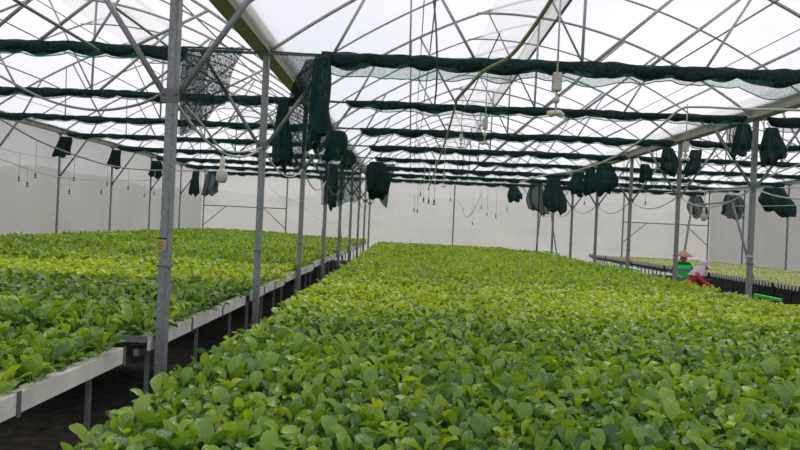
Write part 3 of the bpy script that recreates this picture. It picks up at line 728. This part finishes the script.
for a, c in MS: mid += field(-1.38, 5.88, a+.06, c-.0, ZM-.05, 'leafy', .105, zmid, lambda x, y: .05*wob(x, y, 1.2)+(.16 if 7.2 < y < 10 else 0)+(.36*max(0, min(1, (y-3.5)/8)))-.13-(.06 if 5 < y < 6.6 else 0))
lef = []
def tl2(x, y): return tl3(x, y)-.08*max(0, 1-y/9)
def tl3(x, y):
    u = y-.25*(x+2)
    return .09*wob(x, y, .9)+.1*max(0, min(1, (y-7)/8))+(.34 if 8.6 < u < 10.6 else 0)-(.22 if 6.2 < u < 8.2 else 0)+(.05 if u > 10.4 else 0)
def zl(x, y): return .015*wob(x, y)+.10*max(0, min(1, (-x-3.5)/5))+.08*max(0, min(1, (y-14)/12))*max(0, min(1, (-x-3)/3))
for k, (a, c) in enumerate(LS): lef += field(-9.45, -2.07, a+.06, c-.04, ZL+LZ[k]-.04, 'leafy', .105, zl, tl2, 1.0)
rig = []
for a, c in RS: rig += field(8.5, 13.55, a+.05, c-.04, ZR-.055, 'seedling', .085, lambda x, y: 0, lambda x, y: .06*wob(x, y)+.05)
# the 300 plants that show largest stand as objects of their own
def score(p):
    x, y, d = proj(Vector((p[0], p[1], p[2]+.1)))
    return d if (-12 < x < 812 and y < 458) else 1e9
allp = sorted([(score(p), 0, p) for p in mid]+[(score(p), 1, p) for p in lef], key=lambda q: q[0])
near = allp[:300]; nearset = {(q[1], q[2]) for q in near}
midr = [p for p in mid if (0, p) not in nearset]; lefr = [p for p in lef if (1, p) not in nearset]
merge('leafy_greens', midr, 'leafy', LEAF, 'dense carpet of leafy green plants covering the middle bench', 'leafy greens', None)
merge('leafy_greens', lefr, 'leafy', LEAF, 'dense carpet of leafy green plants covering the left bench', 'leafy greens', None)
merge('pale_seedlings', rig, 'seedling', LEAF_R, 'even bed of pale yellow green seedlings on the right bench', 'seedlings', None)
NT = 5; lm = {}
for v in range(NV):
    bv, bf, t, sv, sf = GEO[('leafy', 0)][v]
    for k in range(NT): lm[(v, k)] = mesh_np('leaves', bv, bf, t+(k-2)*.08, LEAF)
    lm[(v, 's')] = mesh_np('stalks', sv, sf, None, STALK)
for _, side, p in near:
    k = max(0, min(NT-1, round(p[5]/.08)+2))
    root = bpy.data.objects.new('leafy_green', None); root.empty_display_size = .05; C.objects.link(root)
    root.location = p[:3]; root.rotation_euler = (0, 0, p[3]); root.scale = (p[4],)*3
    tag(root, ['broad leafed green plant in the foremost rows of the middle bench', 'broad leafed green plant on the nearest section of the left bench behind its white edge'][side], 'leafy green', ['foremost plants of the middle bench', 'foremost plants of the left bench'][side])
    o = bpy.data.objects.new('leaves', lm[(p[7], k)]); C.objects.link(o); o.parent = root
    o = bpy.data.objects.new('stalks', lm[(p[7], 's')]); C.objects.link(o); o.parent = root

# ------------------------------------------------------------------ people
SKIN = mat('skin', (.42, .24, .16), .55); DARKHAIR = mat('dark_hair', (.015, .012, .01), .6)
def skinned(name, verts, edges, radii, m, parent, sub=1, root=0):
    me = bpy.data.meshes.new(name); me.from_pydata(verts, edges, []); me.materials.append(m)
    o = bpy.data.objects.new(name, me); C.objects.link(o); o.parent = parent
    sk = o.modifiers.new('skin', 'SKIN'); sk.use_smooth_shade = True
    if not me.skin_vertices: me.skin_vertices.new()
    d = me.skin_vertices[0].data
    for i, r_ in enumerate(radii): d[i].radius = r_ if isinstance(r_, tuple) else (r_, r_); d[i].use_root = (i == root)
    s_ = o.modifiers.new('sub', 'SUBSURF'); s_.levels = sub; s_.render_levels = sub
    return o
def ell(b, c, rx, ry, rz, M=None, n=14, z0=0, z1=1):
    vs = []; k = 10
    for j in range(k+1):
        t = math.pi*(z0+(z1-z0)*j/k)
        t = min(max(t, .03), math.pi-.03)
        for i in range(n):
            a = 2*math.pi*i/n; v = Vector((rx*math.sin(t)*math.cos(a), ry*math.sin(t)*math.sin(a), rz*math.cos(t)))
            if M: v = M@v
            vs.append(Vector(c)+v)
    b.add(vs, [(j*n+i, (j+1)*n+i, (j+1)*n+(i+1) % n, j*n+(i+1) % n) for j in range(k) for i in range(n)]+[tuple(range(n)), tuple(range((k+1)*n-1, k*n-1, -1))])
def person(loc, rz, J, label, shirt, pants):
    """J: joint dict in local space, figure faces +x"""
    root = empty('person', loc); root.rotation_euler = (0, 0, rz); tag(root, label, 'person', None)
    V_ = [J['pel'], J['bel'], J['chest'], J['neck'], J['head0'], J['headc'], J['headt']]; E = [(0, 1), (1, 2), (2, 3), (3, 4), (4, 5), (5, 6)]
    R_ = [(.13, .10), (.115, .09), (.14, .10), .045, .055, .085, .06]
    for s_ in ('l', 'r'):
        n_ = len(V_); V_ += [J['sh'+s_], J['el'+s_], J['wr'+s_], J['pa'+s_]]; E += [(2, n_), (n_, n_+1), (n_+1, n_+2), (n_+2, n_+3)]; R_ += [.05, .038, .024, (.034, .018)]
        w, pa = Vector(J['wr'+s_]), Vector(J['pa'+s_]); d = (pa-w).normalized(); sd = d.cross(Vector((0, 0, 1))).normalized(); dn = sd.cross(d)
        for q, (o_, ln) in enumerate(((-.024, .055), (-.008, .066), (.008, .07), (.024, .062))):
            m_ = len(V_); k1 = pa+sd*o_+d*.02; V_ += [tuple(k1), tuple(k1+d*ln*.5-dn*.01), tuple(k1+d*ln*.9-dn*.03)]; E += [(n_+3, m_), (m_, m_+1), (m_+1, m_+2)]; R_ += [.009, .008, .007]
        m_ = len(V_); sg = -1 if s_ == 'l' else 1
        V_ += [tuple(w+d*.03+sd*.03*sg), tuple(w+d*.065+sd*.05*sg-dn*.01)]; E += [(n_+3, m_), (m_, m_+1)]; R_ += [.011, .009]
        n_ = len(V_); V_ += [J['hi'+s_], J['kn'+s_], J['an'+s_], J['to'+s_]]; E += [(0, n_), (n_, n_+1), (n_+1, n_+2), (n_+2, n_+3)]; R_ += [.085, .058, .038, (.04, .025)]
    body = skinned('body', V_, E, R_, SKIN, root, 2)
    sv = [J['pel'], J['bel'], J['chest'], J['neck']]; se = [(0, 1), (1, 2), (2, 3)]; sr = [(.155, .12), (.17, .16), (.19, .17), .062]
    for s_ in ('l', 'r'):
        n_ = len(sv); sv += [J['sh'+s_], J['el'+s_], tuple(Vector(J['el'+s_]).lerp(Vector(J['wr'+s_]), .85))]; se += [(2, n_), (n_, n_+1), (n_+1, n_+2)]; sr += [.068, .052, .040]
    skinned('shirt', sv, se, sr, shirt, root, 2)
    sv = [J['pel']]; se = []; sr = [(.15, .12)]
    for s_ in ('l', 'r'):
        n_ = len(sv); sv += [J['hi'+s_], J['kn'+s_], tuple(Vector(J['kn'+s_]).lerp(Vector(J['an'+s_]), .9))]; se += [(0, n_), (n_, n_+1), (n_+1, n_+2)]; sr += [.10, .072, .055]
    skinned('trousers', sv, se, sr, pants, root, 2)
    for s_ in ('l', 'r'):
        b = MB(); a = Vector(J['an'+s_]); b.tube([a+Vector((-.04, 0, -.05)), a+Vector((.04, 0, -.045)), a+Vector((.15, 0, -.055)), a+Vector((.19, 0, -.062))], [.038, .045, .04, .02], 10)
        b.build('boot', BLACK, root, True)
    return root
def face(root, hc, pitch):
    M = Matrix.Rotation(pitch, 3, 'Y'); hc = Vector(hc)
    b = MB(); ell(b, hc, .085, .075, .11, M); h = b.build('head_surface', SKIN, root, True)
    b = MB(); ell(b, hc+M@Vector((.088, 0, -.01)), .02, .012, .024, M); ell(b, hc+M@Vector((0, .076, 0)), .018, .01, .028, M); ell(b, hc+M@Vector((0, -.076, 0)), .018, .01, .028, M); b.build('nose_and_ears', SKIN, root, True)
    for s_ in (-1, 1):
        b = MB(); ell(b, hc+M@Vector((.076, s_*.03, .02)), .010, .012, .006, M); b.build('eye', DARKHAIR, root, True)
    b = MB(); ell(b, hc+M@Vector((.078, 0, -.055)), .01, .022, .006, M); b.build('mouth', mat('lips', (.35, .12, .10), .5), root, True)
    return M
# straw hatted person in a green vest, facing the camera, head bowed
SH1 = mat('dark_green_shirt', (.03, .10, .06), .8); NAVY = mat('dark_trousers', (.02, .025, .035), .8)
J = dict(pel=(0, 0, .76), bel=(.04, 0, .92), chest=(.09, 0, 1.06), neck=(.12, 0, 1.19), head0=(.13, 0, 1.22), headc=(.15, 0, 1.29), headt=(.155, 0, 1.34),
         shl=(.09, .17, 1.13), shr=(.09, -.17, 1.13), ell=(.14, .24, .90), elr=(.14, -.24, .90), wrl=(.34, .17, .84), wrr=(.34, -.17, .84), pal=(.42, .15, .83), par=(.42, -.15, .83),
         hil=(0, .09, .72), hir=(0, -.09, .72), knl=(.05, .10, .40), knr=(.05, -.10, .40), anl=(0, .10, .085), anr=(0, -.10, .085), tol=(.14, .10, .04), tor=(.14, -.10, .04))
P1 = person((6.98, 15.75, 0.0), math.radians(-95), J, 'person in a straw conical hat and bright green vest behind the second right post', SH1, NAVY)
Mh = face(P1, (.155, 0, 1.285), .25)
VEST = mat('bright_green_vest', (.01, .93, .14), .6); BAND = mat('grey_reflective_band', (.24, .25, .24), .5)
def ringtube(stations, n=24, gap=0):
    b = MB(); vs = []
    for (x, z, rx, ry) in stations:
        for k in range(n): a = 2*math.pi*k/n; vs.append((x+rx*math.cos(a), ry*math.sin(a), z))
    b.add(vs, [(j*n+k, (j+1)*n+k, (j+1)*n+(k+1) % n, j*n+(k+1) % n) for j in range(len(stations)-1) for k in range(n)])
    return b
ringtube([(.10, 1.115, .15, .225), (.085, 1.06, .165, .235), (.06, .96, .17, .225), (.03, .84, .165, .22), (.0, .70, .16, .21)]).build('vest', VEST, P1, True)
ringtube([(.075, 1.015, .173, .237), (.055, .94, .178, .232)]).build('reflective_band', BAND, P1, True)
ringtube([(.02, .80, .174, .228), (.01, .75, .172, .224)]).build('reflective_band', BAND, P1, True)
STRAW = mat('straw', (.50, .31, .20), .8, noise=(.36, .21, .13), nscale=60)
b = MB(); b.lathe([(.215, -.015), (.21, -.005), (.12, .05), (.045, .105), (.01, .12), (.005, .115), (.04, .095), (.11, .04), (.205, -.018)], n=28)
o = b.build('straw_hat', STRAW, P1, True); o.location = (.15, 0, 1.365); o.rotation_euler = (0, .12, 0)
# headscarfed person in red, crouched towards the right bench
RED = mat('red_shirt', (.55, .02, .035), .8); LILAC = mat('lilac_scarf', (.68, .55, .62), .85, noise=(.55, .43, .50), nscale=30)
J = dict(pel=(-.28, 0, .58), bel=(-.12, 0, .74), chest=(.0, 0, .89), neck=(.10, 0, 1.03), head0=(.12, 0, 1.07), headc=(.15, 0, 1.15), headt=(.15, 0, 1.22),
         shl=(.0, .19, .96), shr=(.0, -.19, .96), ell=(.12, .20, .80), elr=(.12, -.20, .80), wrl=(.34, .17, .68), wrr=(.34, -.17, .68), pal=(.44, .16, .62), par=(.44, -.16, .62),
         hil=(-.26, .09, .54), hir=(-.26, -.09, .54), knl=(.06, .13, .42), knr=(.06, -.13, .42), anl=(-.14, .12, .085), anr=(-.14, -.12, .085), tol=(0, .12, .04), tor=(0, -.12, .04))
P2 = person((6.78, 14.45, 0), math.radians(-22), J, 'person in a lilac headscarf and red shirt stooping to the right between the benches', RED, NAVY)
Mh = face(P2, (.15, 0, 1.15), .5)
b = MB(); ell(b, (.135, 0, 1.185), .118, .105, .125, Mh, 20, 0, .62); b.build('scarf_crown', LILAC, P2, True)
b = MB()
def sf(u, v):
    a = math.radians(48)+u*math.radians(264); r0, r1 = .105, .25
    rr = r0+(r1-r0)*v**.8+.012*math.sin(a*9)*v
    return (.12-.09*v+rr*math.cos(a)*.85, rr*math.sin(a)*.92, 1.17-.19*v-.05*v*v)
b.grid(sf, 40, 10); o = b.build('neck_flap', LILAC, P2, True); so = o.modifiers.new('solid', 'SOLIDIFY'); so.thickness = .008
b = MB()
def bf_(u, v):
    a = -1.25+2.5*u; rr = .105+.12*v
    q = Mh@Vector((rr*math.cos(a), rr*math.sin(a)*.9, .05-.045*v)); return tuple(Vector((.145, 0, 1.17))+q)
b.grid(bf_, 20, 4); o = b.build('hat_brim', LILAC, P2, True); so = o.modifiers.new('solid', 'SOLIDIFY'); so.thickness = .006
